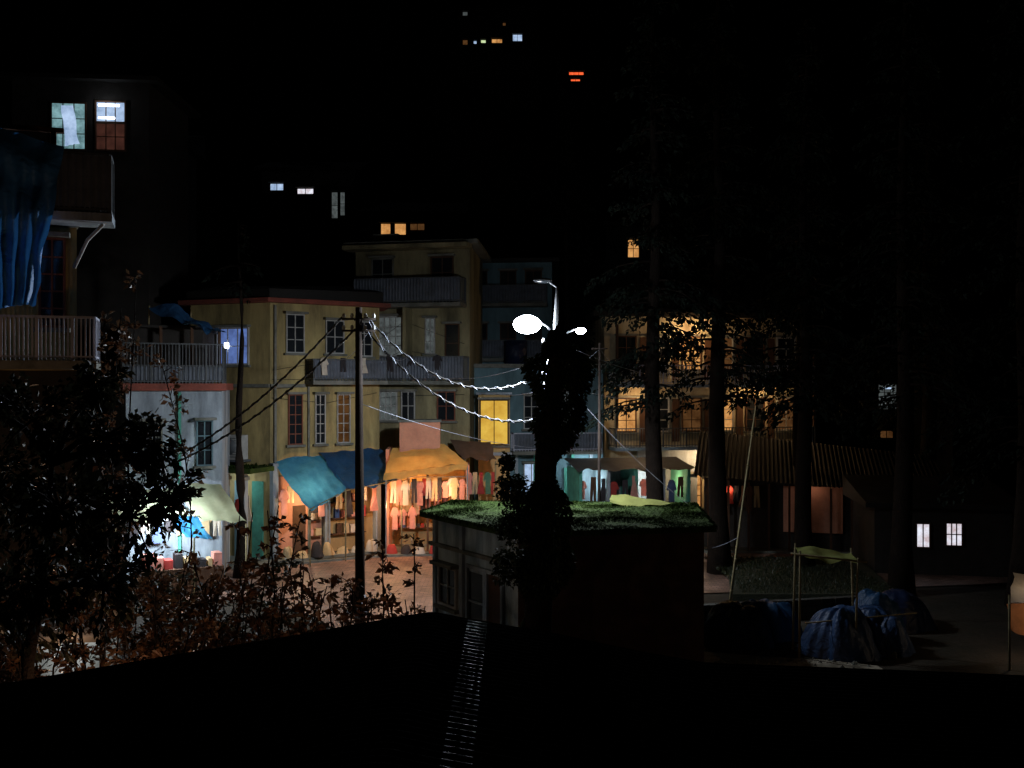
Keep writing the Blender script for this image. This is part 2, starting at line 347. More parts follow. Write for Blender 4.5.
for z in (.9,1.6,2.3): 
    fbox(C,'shelves',wood,fr_,1.75,2.3,z,z+.04,.052,.35); fbox(C,'shelves',wood,fr_,2.75,4.4,z,z+.04,.052,.35)
    u=1.78
    while u<4.3:
        w=R(.08,.32); h=R(.1,.5)
        if not 2.2<u<2.8 and u+w<4.4: fbox(C,'shop_goods',random.choice(clp),fr_,u,u+w,z+.04,z+.04+h,.08,R(.2,.34))
        u+=w+R(.01,.12)
for i in range(9): garment(C,'hanging_clothes',random.choice(clp[:7]),fr_,[.35,.7,1.7,2.0,2.9,3.3,3.8,4.2,4.6][i],R(2.9,3.3),.5,R(.7,1.3),R(.5,.9),i%3)
for i in range(7): heap(C,'goods_sacks',random.choice([cl[3],cl[0],awnb,cl[6]]),tuple(fr_.P(.5+i*.65,.12,R(.6,.9))),.28,.22,R(.3,.7),i,9,.03)
for u in (.1,2.5,5.0): fbox(C,'pilasters',white,fr_,u-.12,u+.12,.12,4.2,.002,.4)
C.done()
C.light('awning_bulb',fr_.P(1.3,2.5,1.1),110,(1,.68,.38),.08); C.light('awning_bulb',fr_.P(3.9,2.4,1.0),45,(1,.55,.28),.08)
aw=Obj('blue_tarp_awning',(-9,42,3))
sheet(aw,'tarp',tarpbl,fr_.P(.1,4.3,.05),fr_.P(2.6,4.5,.05),fr_.P(2.5,3.1,2.2),fr_.P(.75,2.35,2.6),26,18,.08,.07,.045,9,1)
sheet(aw,'tarp_dark',tarpm,fr_.P(2.25,4.55,.06),fr_.P(5.3,4.65,.05),fr_.P(5.2,3.4,2.2),fr_.P(2.5,3.08,2.22),22,16,.08,.07,.045,9,4)
for u,z,n in ((.75,2.4,2.5),(2.5,3.05,2.2),(5.2,3.4,2.2)): tube(aw,'posts',bamboo,[fr_.P(u,0,n),fr_.P(u,z+.05,n)],.035)
tube(aw,'front_bar',bamboo,[fr_.P(.7,2.4,2.5),fr_.P(2.5,3.05,2.17),fr_.P(5.3,3.4,2.15)],.025)
aw.done()

# ---------------------------------------------------------------- building B (left balcony house)
B0,B1=(-13.9,36.0),(-10.9,37.6); fB=Fr(B0,B1); B=Obj('balcony_house',(-13,39,0))
pb=[B0,B1,(-12,42.5),(-17,42)]; prism(B,'walls',white,pb,0,7.35)
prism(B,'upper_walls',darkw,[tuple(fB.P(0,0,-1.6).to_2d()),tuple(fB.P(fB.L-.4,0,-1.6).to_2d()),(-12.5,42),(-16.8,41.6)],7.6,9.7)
prism(B,'floor_slab',red,grow(pb,.22),7.353,7.62); prism(B,'roof_slab',tind,grow([tuple(fB.P(0,0,-1.0).to_2d()),tuple(fB.P(fB.L-.3,0,-1.0).to_2d()),(-12.5,42),(-16.8,41.6)],.2),9.703,9.8)
rail(B,fB,-.1,fB.L,7.62,9.1,.1,railm,.12,sheet=None); rail(B,fB,-.1,fB.L,7.62,8.3,.06,railm,.5,part='lower_panel',sheet=sheet_blue)
for u in (0,1.2,2.3,3.3): fbox(B,'balcony_posts',wood,fB,u-.05,u+.05,7.62,9.7,-.05,.05)
g=Fr(fB.P(fB.L,0,.1).to_2d(),(-11.7,41)); rail(B,g,.05,3.0,7.62,9.0,0,railm,.14)
win(B,fB,.6,1.2,4.6,6.2,glassd,conc,2,3); win(B,fB,2.5,3.0,4.6,6.2,glassd,bluep,2,3)
fbox(B,'drain_pipe',greenp,fB,1.8,1.9,0,7.3,.02,.12)
fbox(B,'stall_counter',wood,fB,.2,3.2,.1,1.0,.6,1.3)
u=.25
while u<3.0:
    w=R(.1,.4); fbox(B,'stall_goods',random.choice(clp),fB,u,u+w,1.0,R(1.1,1.6),.7,1.2); u+=w+R(.02,.1)
fbox(B,'stall_tube_light',e_bright,fB,.6,2.2,2.72,2.8,.9,.98)
for i in range(8): garment(B,'hanging_clothes',random.choice([cl[0],cl[0],cl[3],cl[4],cl[6]]),fB,.2+i*.42,2.9,.5,R(.7,1.1),.3,i%3)
B.light('stall_light',fB.P(1.4,2.4,1.3),450,(.82,.91,1),.15)
B.done()
aw=Obj('pale_awning',(-13,35,3))
sheet(aw,'cloth',awng,fB.P(-.8,3.7,.1),fB.P(1.6,3.8,.1),fB.P(1.9,2.85,2.2),fB.P(-.6,3.0,2.2),18,12,.05,.04,.02,6,2)
sheet(aw,'cloth',awng,fB.P(1.7,3.95,.1),fB.P(3.3,3.85,.1),fB.P(4.0,2.5,1.5),fB.P(2.1,2.8,1.9),18,12,.05,.04,.02,6,5)
sheet(aw,'blue_cloth',tarpbl,fB.P(1.0,3.1,2.3),fB.P(2.0,3.0,2.45),fB.P(2.5,2.2,2.6),fB.P(1.7,2.3,2.5),12,10,.05,.08,.05,4,8)
for u,z,n in ((-.6,2.95,2.15),(2.0,2.8,2.05),(3.95,2.5,1.5)): tube(aw,'posts',bamboo,[fB.P(u,0,n),fB.P(u,z,n)],.035)
aw.done()
tp=Obj('roof_tarp',(-12,38,10))
sheet(tp,'tarp',tarpm,fB.P(.9,10.5,-.6),fB.P(2.4,10.3,-.8),fB.P(3.5,9.6,.3),fB.P(2.1,9.75,.5),16,12,.1,.15,.05,5,3); 
for a,b_ in ((.9,10.5),(2.4,10.3)): tube(tp,'poles',bamboo,[fB.P(a,9.7,-.9),fB.P(a,b_,-.7)],.03)
tp.done()

# ---------------------------------------------------------------- building D (balcony hotel)
D0,D1=(-7.6,48.6),(-2.0,47.3); fD=Fr(D0,D1); D=Obj('tall_balcony_house',(-5,50,0)); pd=[D0,D1,(-1.6,54),(-7.6,55)]
prism(D,'walls',yellow2,pd,0,14.2); prism(D,'roof_slab',conc,grow(pd,.7),14.203,14.4); 
fbox(D,'fascia',yellow2,fD,-.3,5.9,14.0,14.2,.003,1.0)
balcony(D,fD,.3,5.6,11.4,1.1,1.2,railm,sheet=sheet_blue,sp=.16)
balcony(D,fD,.2,5.75,7.75,1.1,1.15,railm,sheet=sheet_blue)
fbox(D,'balcony_divider',yellow2,fD,2.75,2.9,7.76,11.2,.002,1.0)
win(D,fD,1.2,2.35,9.0,10.8,e_coold,whitew,4,4); win(D,fD,3.6,4.0,9.1,10.7,e_coold,whitew,2,3)
win(D,fD,.35,.7,8.9,10.6,glassd,wood,1,3); win(D,fD,4.6,5.2,7.8,10.4,glassd,wood,1,3)
win(D,fD,1.3,2.1,5.9,7.2,e_coold,whitew,3,2); win(D,fD,2.4,3.0,5.9,7.2,glassd,whitew,2,2); win(D,fD,4.2,5.0,5.9,7.2,glassd,redwood,2,2)
win(D,fD,.9,1.9,12.2,13.6,glassd,conc,2,2); win(D,fD,3.9,4.9,11.5,13.6,glassd,wood,2,3)
for i in range(4): garment(D,'laundry',random.choice([cl[0],cl[6],cl[6],cl[3]]),fD,.9+i*1.2+R(-.1,.1),8.95,.5,R(.5,.9),1.13,i%3)
for i in range(4): tube(D,'flower_pots',pinkp,[fD.P(3.2+i*.6,7.76,.8),fD.P(3.2+i*.6,8.0,.8)],[.09,.13],8)
fbox(D,'water_tank_stand',conc,fD,.5,1.8,14.4,15,-2,-1)
fbox(D,'shop_wall',wood,fD,.3,5.5,.1,3.9,.003,.05); fbox(D,'string_course',conc,fD,0,5.7,4.2,4.35,.003,.15)
for k in range(4): tube(D,'wall_wires',cablem,[fD.P(0,6.8+.7*k,.03),fD.P(2.5,6.9+1.3*k+R(-.3,.3),.06),fD.P(5.5,7.1+.8*k,.03)],.012,4)
D.done()
fS=Fr((-5.5,44.4),(-1.95,44.6)); S=Obj('clothing_shop',(-3.7,45,0))
fbox(S,'floor',conc,fS,-.1,3.7,0,.14,-2.4,.6)
fbox(S,'side_wall',pinkp,fS,-.1,.05,.14,4.7,-2.4,0); fbox(S,'side_wall',pinkp,fS,3.45,3.6,.14,4.0,-2.4,0)
fbox(S,'back_wall',ochre,fS,.05,3.45,.14,4.0,-2.4,-2.25)
fbox(S,'front_wall_above',pinkp,fS,.5,2.3,4.45,5.9,-1.2,-.05); fbox(S,'ceiling',conc,fS,.05,3.45,4.0,4.15,-2.4,0)
fbox(S,'coping',conc,fS,.45,2.35,5.9,6.0,-1.3,0.02); fbox(S,'middle_post',wood,fS,1.7,1.8,.14,4.0,-.15,-.02)
for z in (.9,1.5,2.1,2.7):
    fbox(S,'shelves',wood,fS,.1,3.4,z,z+.04,-2.24,-1.9); u=.12
    while u<3.2:
        w=R(.1,.35); fbox(S,'folded_clothes',random.choice(clp),fS,u,u+w,z+.04,z+.04+R(.12,.45),-2.2,-1.95); u+=w+R(.02,.1)
for row,(zz,nn,cnt) in enumerate(((3.45,.35,14),(3.3,-.6,10),(2.2,.25,8))):
    for i in range(cnt):
        if row==2 and 2<i<6: continue
        garment(S,'hanging_clothes',cl[[0,1,0,3,6,1,2,0,3,6,1,0,3,1][i]] if row==0 else random.choice(clp[:8]),fS,.25+i*3.2/cnt+R(-.08,.08),zz+R(-.15,.05),.42,R(.7,1.15) if row!=1 else 1.5,nn+R(-.1,.1),random.choice([0,1,2,0]))
tube(S,'clothes_rail',polel,[fS.P(.1,3.5,.35),fS.P(3.5,3.5,.35)],.02)
for i in range(6): heap(S,'goods_baskets',random.choice([cl[2],cl[3],cl[6],cl[0]]),tuple(fS.P(.2+i*.62,.14,R(.3,.7))),.25,.22,R(.3,.6),i,9,.03)
S.light('shop_bulb',fS.P(1.0,3.1,-.9),180,(1,.47,.15),.1); S.light('shop_bulb',fS.P(2.6,2.9,1.0),75,(1,.52,.22),.08); S.light('shop_bulb',fS.P(.2,2.4,1.2),130,(1,.50,.21),.08)
S.done()
aw=Obj('yellow_awning',(-4,43.5,4))
sheet(aw,'cloth',awny,fS.P(.2,4.75,-.3),fS.P(2.5,4.95,-.3),fS.P(3.5,4.15,1.0),fS.P(-.1,3.75,1.4),20,14,.03,.04,.025,9,2)
sheet(aw,'valance',awny,fS.P(-.1,3.74,1.41),fS.P(3.5,4.14,1.01),fS.P(3.5,3.9,1.03),fS.P(-.1,3.45,1.43),26,4,0,.02,.03,16,4)
for u,z,n in ((0,3.7,1.35),(3.5,4.1,.95)): tube(aw,'posts',polel,[fS.P(u,0,n),fS.P(u,z,n)],.03)
aw.done()
aw=Obj('brown_awning',(-1.8,46,4)); sheet(aw,'cloth',awnb,(-2.9,46.8,5.0),(-1.0,46.8,4.9),(-.7,45.2,4.1),(-2.2,45.0,4.25),14,10,.05,.04,.03,6,3)
tube(aw,'posts',bamboo,[(-.75,45.2,0),(-.75,45.2,4.1)],.035); tube(aw,'posts',bamboo,[(-2.1,45.05,0),(-2.1,45.05,4.2)],.035)
for i in range(5): garment(aw,'hanging_clothes',random.choice(cl),Fr((-2.1,45.3),(-.7,45.4)),.15+i*.28,3.6,.4,1.0,0,i%3)
aw.light('bulb',(-1.5,45.7,3.4),18,(1,.6,.3),.06); aw.done()

# ---------------------------------------------------------------- building E (blue house) & annex
E0,E1=(-1.95,49.5),(4.6,50.5); fE=Fr(E0,E1); E=Obj('blue_green_house',(1,52,0)); pe=[E0,E1,(4.8,56),(-1.9,56)]
prism(E,'walls',bluep,pe,0,8.4); prism(E,'roof_slab',conc,grow(pe,.4),8.403,8.6)
prism(E,'yellow_bay',ochre,[(-1.6,47.6),(-.1,47.6),(-.1,49.7),(-1.6,49.4)],0,7.1)
fy=Fr((-1.6,47.6),(-.1,47.6)); win(E,fy,.12,1.38,4.75,6.8,e_yel,wood,2,1)
fbox(E,'bay_coping',white,fy,-.1,1.6,7.1,7.2,-2,.15); fbox(E,'bay_coping',white,fy,-.1,1.6,4.2,4.35,.003,.15)
win(E,fE,2.6,3.3,5.4,7.0,glassd,whitew,2,3); win(E,fE,4.2,5.2,5.2,7.2,e_coold,whitew,4,3); win(E,fE,2.6,3.3,1.9,3.6,e_cool,whitew,2,2)
balcony(E,fE,1.9,6.4,4.3,.9,.9,railw,sheet=sheet_blue)
fbox(E,'green_door',greenp,fE,4.6,5.0,.2,3.4,.003,.1); fbox(E,'green_door',white,fE,5.1,5.7,.2,3.8,.003,.1)
for i in range(5): fbox(E,'pilasters',greenp if i%2 else white,fE,2.1+i*.95,2.25+i*.95,.1,4.1,.003,.2)
tube(E,'water_tank',tarpd,[(.2,53,8.6),(.2,53,9.9)],.6,14); 
E.light('tube_light',fE.P(5.6,3.6,.9),70,(.8,.95,1),.1)
E.done()
E2=Obj('dark_balcony_house',(0,58,0)); f2=Fr((-2.8,55.5),(2.2,55.0)); p2=[(-2.8,55.5),(2.2,55.0),(2.4,61),(-3,61)]
prism(E2,'walls',bluep,p2,0,14.3); prism(E2,'roof_slab',tind,grow(p2,.6),14.303,14.5)
for z in (9.0,12.0): balcony(E2,f2,.1,4.8,z,1.0,1.0,railm,sheet=sheet_blue)
for z in (9.3,12.2):
    for u in (.6,2.2,3.6): win(E2,f2,u,u+.8,z,z+1.6,glassd,wood,2,2)
E2.done()

# ---------------------------------------------------------------- building F (warm lit guest house)
cream=mat('cream_plaster',(.54,.47,.32),(.18,.14,.09),.8,.95,streak=True)
F0,F1=(4.9,53),(16.5,55.5); fF=Fr(F0,F1); F_=Obj('guest_house',(11,57,0)); pf=[F0,F1,(16.5,62),(4.6,62)]
prism(F_,'walls',cream,pf,0,11.2); prism(F_,'roof_slab',tind,grow(pf,.8),11.203,11.45)
for k,z in enumerate((4.3,7.6)):
    balcony(F_,fF,.2,11.6,z,1.3,1.0,railw if k else railm,slab=white,sp=.16,post=z+3.1)
for k,z in enumerate((.4,4.5,7.8)):
    for i in range(6):
        u=.7+i*1.85; pm=[[e_warmd,glassd,e_warm,glassd,e_warmd,glassd],[e_warm,glassd,e_warmd,e_warm,glassd,e_warmd],[glassd,glassd,e_warm,e_warmd,glassd,glassd]][k][i]
        win(F_,fF,u,u+1.0,z+.6,z+2.3,pm,whitew if i%2 else wood,2,3)
    for i in range(5): fbox(F_,'doors',wood,fF,1.95+i*1.85,2.35+i*1.85,z,z+2.3,.003,.05)
fbox(F_,'lower_wall',white,fF,1.8,5.2,.2,4.1,.003,.1)
for u,z,e in ((1.6,6.9,85),(5.2,3.6,150),(4.6,10.2,150),(8.6,6.9,85)): F_.light('balcony_bulb',fF.P(u,z,1.1),e,(1,.60,.28),.08)
F_.done()
M=Obj('market_stall_row',(9,48,0)); fM=Fr((3.2,46.5),(8.6,47.5)); 
fbox(M,'back_wall',white,fM,0,5.4,0,3.6,-2.6,-2.4)
for i,u in enumerate((0,1.35,2.7,4.05,5.3)): fbox(M,'partitions',white if i%2 else greenp,fM,u-.07,u+.07,0,3.6,-2.4,0)
sheet(M,'tin_roof',tin,fM.P(-.2,3.95,-2.7),fM.P(5.6,3.95,-2.7),fM.P(5.6,3.6,.3),fM.P(-.2,3.6,.3),60,3,0,0,.03,60,0)
for i in range(11): garment(M,'hanging_clothes',random.choice(clp),fM,.2+i*.48,R(3,3.3),.5,R(.8,1.5),R(-.5,.1),i%3)
u=.2
while u<5:
    w=R(.2,.6); fbox(M,'goods',random.choice(clp),fM,u,u+w,0,R(.4,1.3),-1.3,-.5); u+=w+R(.05,.3)
M.light('stall_bulb',fM.P(.7,2.9,-1.2),80,(.75,.95,1),.08); M.light('stall_bulb',fM.P(3.3,2.9,-1.2),190,(1,.88,.75),.08); M.light('stall_bulb',fM.P(4.7,2.9,-1.2),60,(1,.6,.3),.08)
M.done()
LT=Obj('tin_roof_shed',(14,46,0)); fL=Fr((8.9,46.5),(19,44.0))
fbox(LT,'walls',darkw,fL,0,10.4,0,3.2,-4,-.6)
vs=[];q=220
for i in range(q+1):
    u=-.4+11*i/q; w=.04*math.cos(i*1.6); vs+=[fL.P(u,5.2-.10*u+w,-4.2),fL.P(u,3.35-.06*u+w,.5)]
LT.add('roof',tind,vs,[(2*i,2*i+2,2*i+3,2*i+1) for i in range(q)])
for i in range(12): fbox(LT,'posts',wood,fL,.2+i*.9,.3+i*.9,0,3.2-.05*i,.2,.3)
fbox(LT,'pink_wall',pinkp,fL,3.6,6.2,.8,2.9,-.597,-.4); fbox(LT,'door',wood,fL,4.2,4.6,.5,2.3,-.398,-.35)
for i in range(8): garment(LT,'hanging_clothes',random.choice(clp),fL,.3+i*.3,2.9,.45,R(.7,1.2),-.1,i%3)
LT.light('bulb',fL.P(1.2,2.7,.0),6,(1,.6,.3),.06); LT.light('bulb',fL.P(4.9,2.8,.1),3,(1,.7,.5),.06); LT.done()
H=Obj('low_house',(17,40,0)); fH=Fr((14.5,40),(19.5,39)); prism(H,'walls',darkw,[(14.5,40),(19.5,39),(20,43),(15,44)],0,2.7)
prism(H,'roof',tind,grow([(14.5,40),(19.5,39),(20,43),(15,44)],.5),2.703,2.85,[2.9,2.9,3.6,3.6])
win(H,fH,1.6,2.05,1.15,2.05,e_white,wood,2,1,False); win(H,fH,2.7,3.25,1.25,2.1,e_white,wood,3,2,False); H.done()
H=Obj('hill_house',(24,62,0)); fH=Fr((20,60),(26,59)); ph=[(20,60),(26,59),(27,65),(20,66)]; prism(H,'walls',concd,ph,0,9.2); prism(H,'roof',tind,grow(ph,.6),9.203,9.4,[9.5,9.5,11,11])
win(H,fH,1.9,2.9,6.1,7.6,e_coold,wood,3,3); fbox(H,'tube_light',e_cool,fH,2.0,2.6,7.3,7.4,.1,.15); win(H,fH,2.0,2.7,4.4,4.8,e_warmd,wood,2,1); H.done()

# ---------------------------------------------------------------- hillside houses with lit windows
def hillhouse(x0,x1,y,z0,z1,wins,roof=tind,dz=4):
    o=Obj('hillside_house',((x0+x1)/2,y,z0)); f=Fr((x0,y),(x1,y)); 
    p=[(x0,y),(x1,y),(x1,y+dz),(x0,y+dz)]; zb=min(z0,hgt((x0+x1)/2,y)-2)
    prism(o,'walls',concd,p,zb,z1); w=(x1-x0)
    prism(o,'roof',roof,grow(p,.6),z1+.003,z1+.15,[z1+.2,z1+.2,z1+1.6,z1+1.6])
    fbox(o,'ledge',concd,f,-.3,w+.3,z0+1.0,z0+1.15,.003,.8)
    for (a,b,c,d,m_) in wins: win(o,f,a-x0,b-x0,c,d,m_,wood,max(1,int((b-a)/.4)),2 if d-c>.8 else 1)
    o.done()
hillhouse(-25.5,-20.2,60,14,22,[(-24,-22.8,19.1,19.85,e_green),(-20.6,-20.4,18.7,18.95,e_warm)])
hillhouse(-17.5,-11,70,16,22.5,[(-16.9,-16.0,21.15,21.6,e_cool),(-15.0,-13.9,20.9,21.25,e_white),(-12.6,-12.2,19.2,21,e_coold),(-12.0,-11.7,19.4,21,e_coold)])
hillhouse(-9.5,-3.5,65,12,18.6,[(-8.5,-7.9,17.3,18.0,e_warm),(-7.6,-6.9,17.3,18.0,e_warm),(-6.6,-5.7,17.6,18.0,e_warmd)])
hillhouse(7.0,12,75,12,19.4,[(8.7,9.5,17.1,18.4,e_warm)])
hillhouse(-6,3,110,40,49,[(-5.4,-4.9,44.9,45.4,e_warmd),(-4.2,-3.9,45.0,45.3,e_cool),(-3.4,-2.9,45.1,45.4,e_green),(-2.2,-1.1,45.1,45.5,e_warm),(.1,1.1,45.3,46.0,e_cool),(-5.4,-4.9,48.1,48.5,e_coold),(-1.0,-.7,47.0,47.3,e_warmd)])
hillhouse(5,11,112,36,44,[(6.4,8.0,42.2,42.5,e_redsign),(6.6,7.6,41.5,41.7,e_redsign)])
hillhouse(-15,-11,120,34,39.5,[(-12.95,-12.6,37.1,37.45,e_cool)])
hillhouse(45,49,120,38,42.5,[(46.4,46.7,41.2,41.5,e_warm)])
hillhouse(24,29,90,20,25,[(26.0,26.2,23.1,23.3,e_warmd)])
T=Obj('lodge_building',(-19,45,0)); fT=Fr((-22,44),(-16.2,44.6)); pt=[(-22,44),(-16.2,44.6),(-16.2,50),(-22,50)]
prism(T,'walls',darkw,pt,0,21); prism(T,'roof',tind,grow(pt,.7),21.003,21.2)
u=lambda x:(x+22)
win(T,fT,u(-20.3),u(-18.9),18.0,20.0,e_teal,wood,3,3,False); win(T,fT,u(-18.4),u(-17.2),18.0,19.15,e_rdim,wood,3,2,False); win(T,fT,u(-18.4),u(-17.2),19.25,20.1,e_cool,wood,3,1,False)
fbox(T,'tube_light',e_bright,fT,u(-18.3),u(-17.4),19.9,20.0,.1,.14); fbox(T,'tube_light',e_bright,fT,u(-18.3),u(-17.6),19.35,19.43,.1,.13)
sheet(T,'curtain',e_cool,fT.P(u(-19.9),19.9,.1),fT.P(u(-19.4),19.9,.1),fT.P(u(-19.1),18.2,.1),fT.P(u(-19.7),18.1,.1),8,8,0,.02,.04,6)
T.light('room_light',fT.P(u(-18),19.9,.5),8,(.8,.9,1),.1)
T.done()

# ---------------------------------------------------------------- building A (near left) 
A=Obj('tarp_draped_house',(-12,24,0)); a0,a1=(-14,21),(-9.75,22.4); fA=Fr(a0,a1); pa=[a0,a1,(-13.2,29),(-17,29)]
prism(A,'lower_walls',darkw,pa,0,7.9); prism(A,'walls',yellow,pa,7.903,11.1)  # lower storey coloured near-black in place of shade; the wall itself is yellow
balcony(A,fA,.3,fA.L+.8,11.3,1.0,1.3,railm,slab=white,sheet=sheet_blue,sp=.1)
balcony(A,fA,.3,fA.L+.5,8.1,1.2,.95,railw,slab=conc,sheet=None,sp=.085)
prism(A,'terrace_slab',conc,grow(pa,.1),11.12,11.29)
for uu in (1.0,2.6,4.1): fbox(A,'terrace_posts',wood,fA,uu-.05,uu+.05,11.3,13.0,.8,.9)
fbox(A,'terrace_beam',wood,fA,.8,4.3,13.0,13.1,.8,.9)
win(A,fA,3.75,4.2,8.9,10.8,glassd,redwood,2,5); win(A,fA,1.4,2.2,9.0,10.8,glassd,redwood,2,4)
tube(A,'bracket',whitew,[fA.P(fA.L-.05,10.2,.03),fA.P(fA.L+.25,10.8,.3),fA.P(fA.L+.6,11.1,.7)],.04,6)
A.done()
tp=Obj('hanging_blue_tarp',(-11.5,21,11)); q0=lambda u_,z_:fA.P(u_,z_,1.28)
sheet(tp,'tarp',tarpb,q0(2.5,13.1),q0(4.35,12.6),q0(3.75,9.2),q0(2.9,9.1),48,50,.0,.14,.10,9,6); 
tp.done()

# ---------------------------------------------------------------- shed (foreground, mossy flat roof)
Sh=Obj('flat_roof_shed',(2,28,0)); s0,s1,s2=(-2.3,29.0),(.15,25.3),(5.0,26.2); psd=[s0,s1,s2,(5.4,31),(-1.6,31.5)]
prism(Sh,'walls',greyw,psd,0,3.75); fs0=Fr(s0,s1); fs1=Fr(s1,s2)
fbox(Sh,'brick_facing',brown,fs1,.0,fs1.L,0,3.745,.003,.08)
prism(Sh,'roof_slab',mossc,grow(psd,.38),3.753,3.9)
pp=grow(psd,.36); vs=[];fs=[]
def inside(x,y,P):
    c=False;j=len(P)-1
    for i in range(len(P)):
        if (P[i][1]>y)!=(P[j][1]>y) and x<(P[j][0]-P[i][0])*(y-P[i][1])/(P[j][1]-P[i][1])+P[i][0]: c=not c
        j=i
    return c
for i in range(40000):
    x=R(-3,6);y=R(24.5,32.2)
    if not inside(x,y,pp): continue
    k=noise.noise(Vector((x*.9,y*.9,1)));
    if k<-.15 and R(0,1)<.8: continue
    h=R(.01,.03)+max(0,k)*.08; a=R(0,6.28); s=R(.02,.06); o0=len(vs)
    vs+=[(x,y,3.895),(x+s*math.cos(a),y+s*math.sin(a),3.895+h*.6),(x+s*math.cos(a+1.2),y+s*math.sin(a+1.2),3.9+h)]; fs.append((o0,o0+1,o0+2))
for i in range(3500):
    j=random.choice([0,1,4,3,2]); p=Vector(pp[j]); q=Vector(pp[(j+1)%5]); c=p.lerp(q,R(0,1)); o0=len(vs)
    z=3.9; vs+=[(c.x,c.y,z),(c.x+R(-.06,.06),c.y+R(-.05,.05),z-R(0,.12)),(c.x+R(-.06,.06),c.y+R(-.05,.05),z+R(.0,.05))]; fs.append((o0,o0+1,o0+2))
Sh.add('roof_moss',moss,vs,fs)
fbox(Sh,'door',glassd,fs0,2.1,2.9,.1,2.5,.003,.03); 
for z in (1.0,1.7): fbox(Sh,'door_frame',white,fs0,2.1,2.9,z,z+.05,.032,.07)
for uu in (2.0,2.9,3.0,3.75): fbox(Sh,'door_frame',white,fs0,uu,uu+.09,.1,2.6,.033,.1)
fbox(Sh,'door_frame',white,fs0,2.0,3.84,2.602,2.7,.033,.1)
fbox(Sh,'door',wood,fs0,3.1,3.74,.1,2.6,.003,.04); fbox(Sh,'ledge',conc,fs0,-.05,fs0.L,2.95,3.05,.003,.12)
win(Sh,fs0,.5,1.4,1.4,2.4,glassd,whitew,2,2)
for uu in (.25,1.75): fbox(Sh,'pilaster',white,fs0,uu-.08,uu+.08,0,3.7,.003,.1)
Sh.done()
tp=Obj('roof_sheet',(3.6,30,4)); sheet(tp,'cloth',cloth('yellow_green_sheet',(.34,.36,.11),.4),(3.1,30.9,4.2),(4.2,30.8,4.1),(4.9,30.2,3.95),(2.9,30.2,3.98),14,8,.03,.06,.03,5); tp.done()

# ---------------------------------------------------------------- foreground tin roof house (below the camera)
Fg=Obj('foreground_tin_roof_house',(0,7,0))
def roofm(name,c1,c2,ro,sp,patch=False):
    m,nt,out=newmat(name); b=nt.nodes.new('ShaderNodeBsdfPrincipled')
    c,n=mottled(nt,c1,c2,1.5,.8); nt.links.new(c,b.inputs['Base Color'])
    b.inputs['Roughness'].default_value=ro; b.inputs['Specular IOR Level'].default_value=sp
    nz=nt.nodes.new('ShaderNodeTexNoise'); nz.inputs['Scale'].default_value=1.6; bp=nt.nodes.new('ShaderNodeBump'); bp.inputs['Strength'].default_value=.5; bp.inputs['Distance'].default_value=.08
    if patch:
        c2_,n2=mottled(nt,(.16,.16,.16),(.7,.7,.7),2.2,1); nt.links.new(c2_,b.inputs['Roughness'])
    nt.links.new(nz.outputs['Fac'],bp.inputs['Height']); nt.links.new(bp.outputs[0],b.inputs['Normal']); nt.links.new(b.outputs[0],out.inputs[0]); return m
roofmat=roofm('weathered_tin',(.009,.008,.008),(.005,.004,.004),.85,.04); roofgl=roofm('new_tin_sheet',(.012,.012,.012),(.006,.006,.006),.16,.5,True)
per=.13;seg=8; ny=int(10/per*seg)
def rz(x):
    if x<-.9: return 5.0-.17*(-.9-x)
    if x<2.2: return 5.0-.19*(x+.9)
    return 4.41-.04*(x-2.2)
for cols,rm,dz,part in (([-9,-6,-4,-2.5,-1.2,-.95,-.85,-.48],roofmat,0,'corrugated_roof'),([-.50,-.43,-.36,-.28],roofgl,.006,'new_corrugated_sheet'),([-.30,.5,1.5,2.2,3,5,8,10],roofmat,0,'corrugated_roof')):
    vs=[]
    for j in range(ny+1):
        y=1.4+10*j/ny
        for x in cols: vs.append((x,y+.04*math.sin(x*3),rz(x)+dz+.018*math.cos(2*math.pi*j/seg)))
    k=len(cols)
    fs=[(j*k+i,j*k+i+1,(j+1)*k+i+1,(j+1)*k+i) for j in range(ny) for i in range(k-1)]
    Fg.add(part,rm,vs,fs,True)
poly=[(-9,0),(10,0),(10,rz(10)-.08),(2.2,rz(2.2)-.08),(-.9,4.9),(-9,rz(-9)-.08)]
n6=len(poly); Fg.add('gable_wall',brown,[(a,11,c) for a,c in poly]+[(a,2,c) for a,c in poly],[tuple(range(n6)),tuple(range(2*n6-1,n6-1,-1))]+[(i,i+n6,(i+1)%n6+n6,(i+1)%n6) for i in (0,1,5)])
for x,z,e in ((-5.0,3.0,150),(-2.6,3.4,55)):
    tube(Fg,'fill_light_holder',railm,[(x,11.0,z+.15),(x,11.35,z+.15),(x,11.35,z)],.015,5)
    Fg.light('bush_fill_light',(x,11.5,z-.1),e,(1,.58,.34),.06,115,(-.1,1,.12),.5)  # unseen lamps added under the eave to warm the bushes from this side
Fg.done()

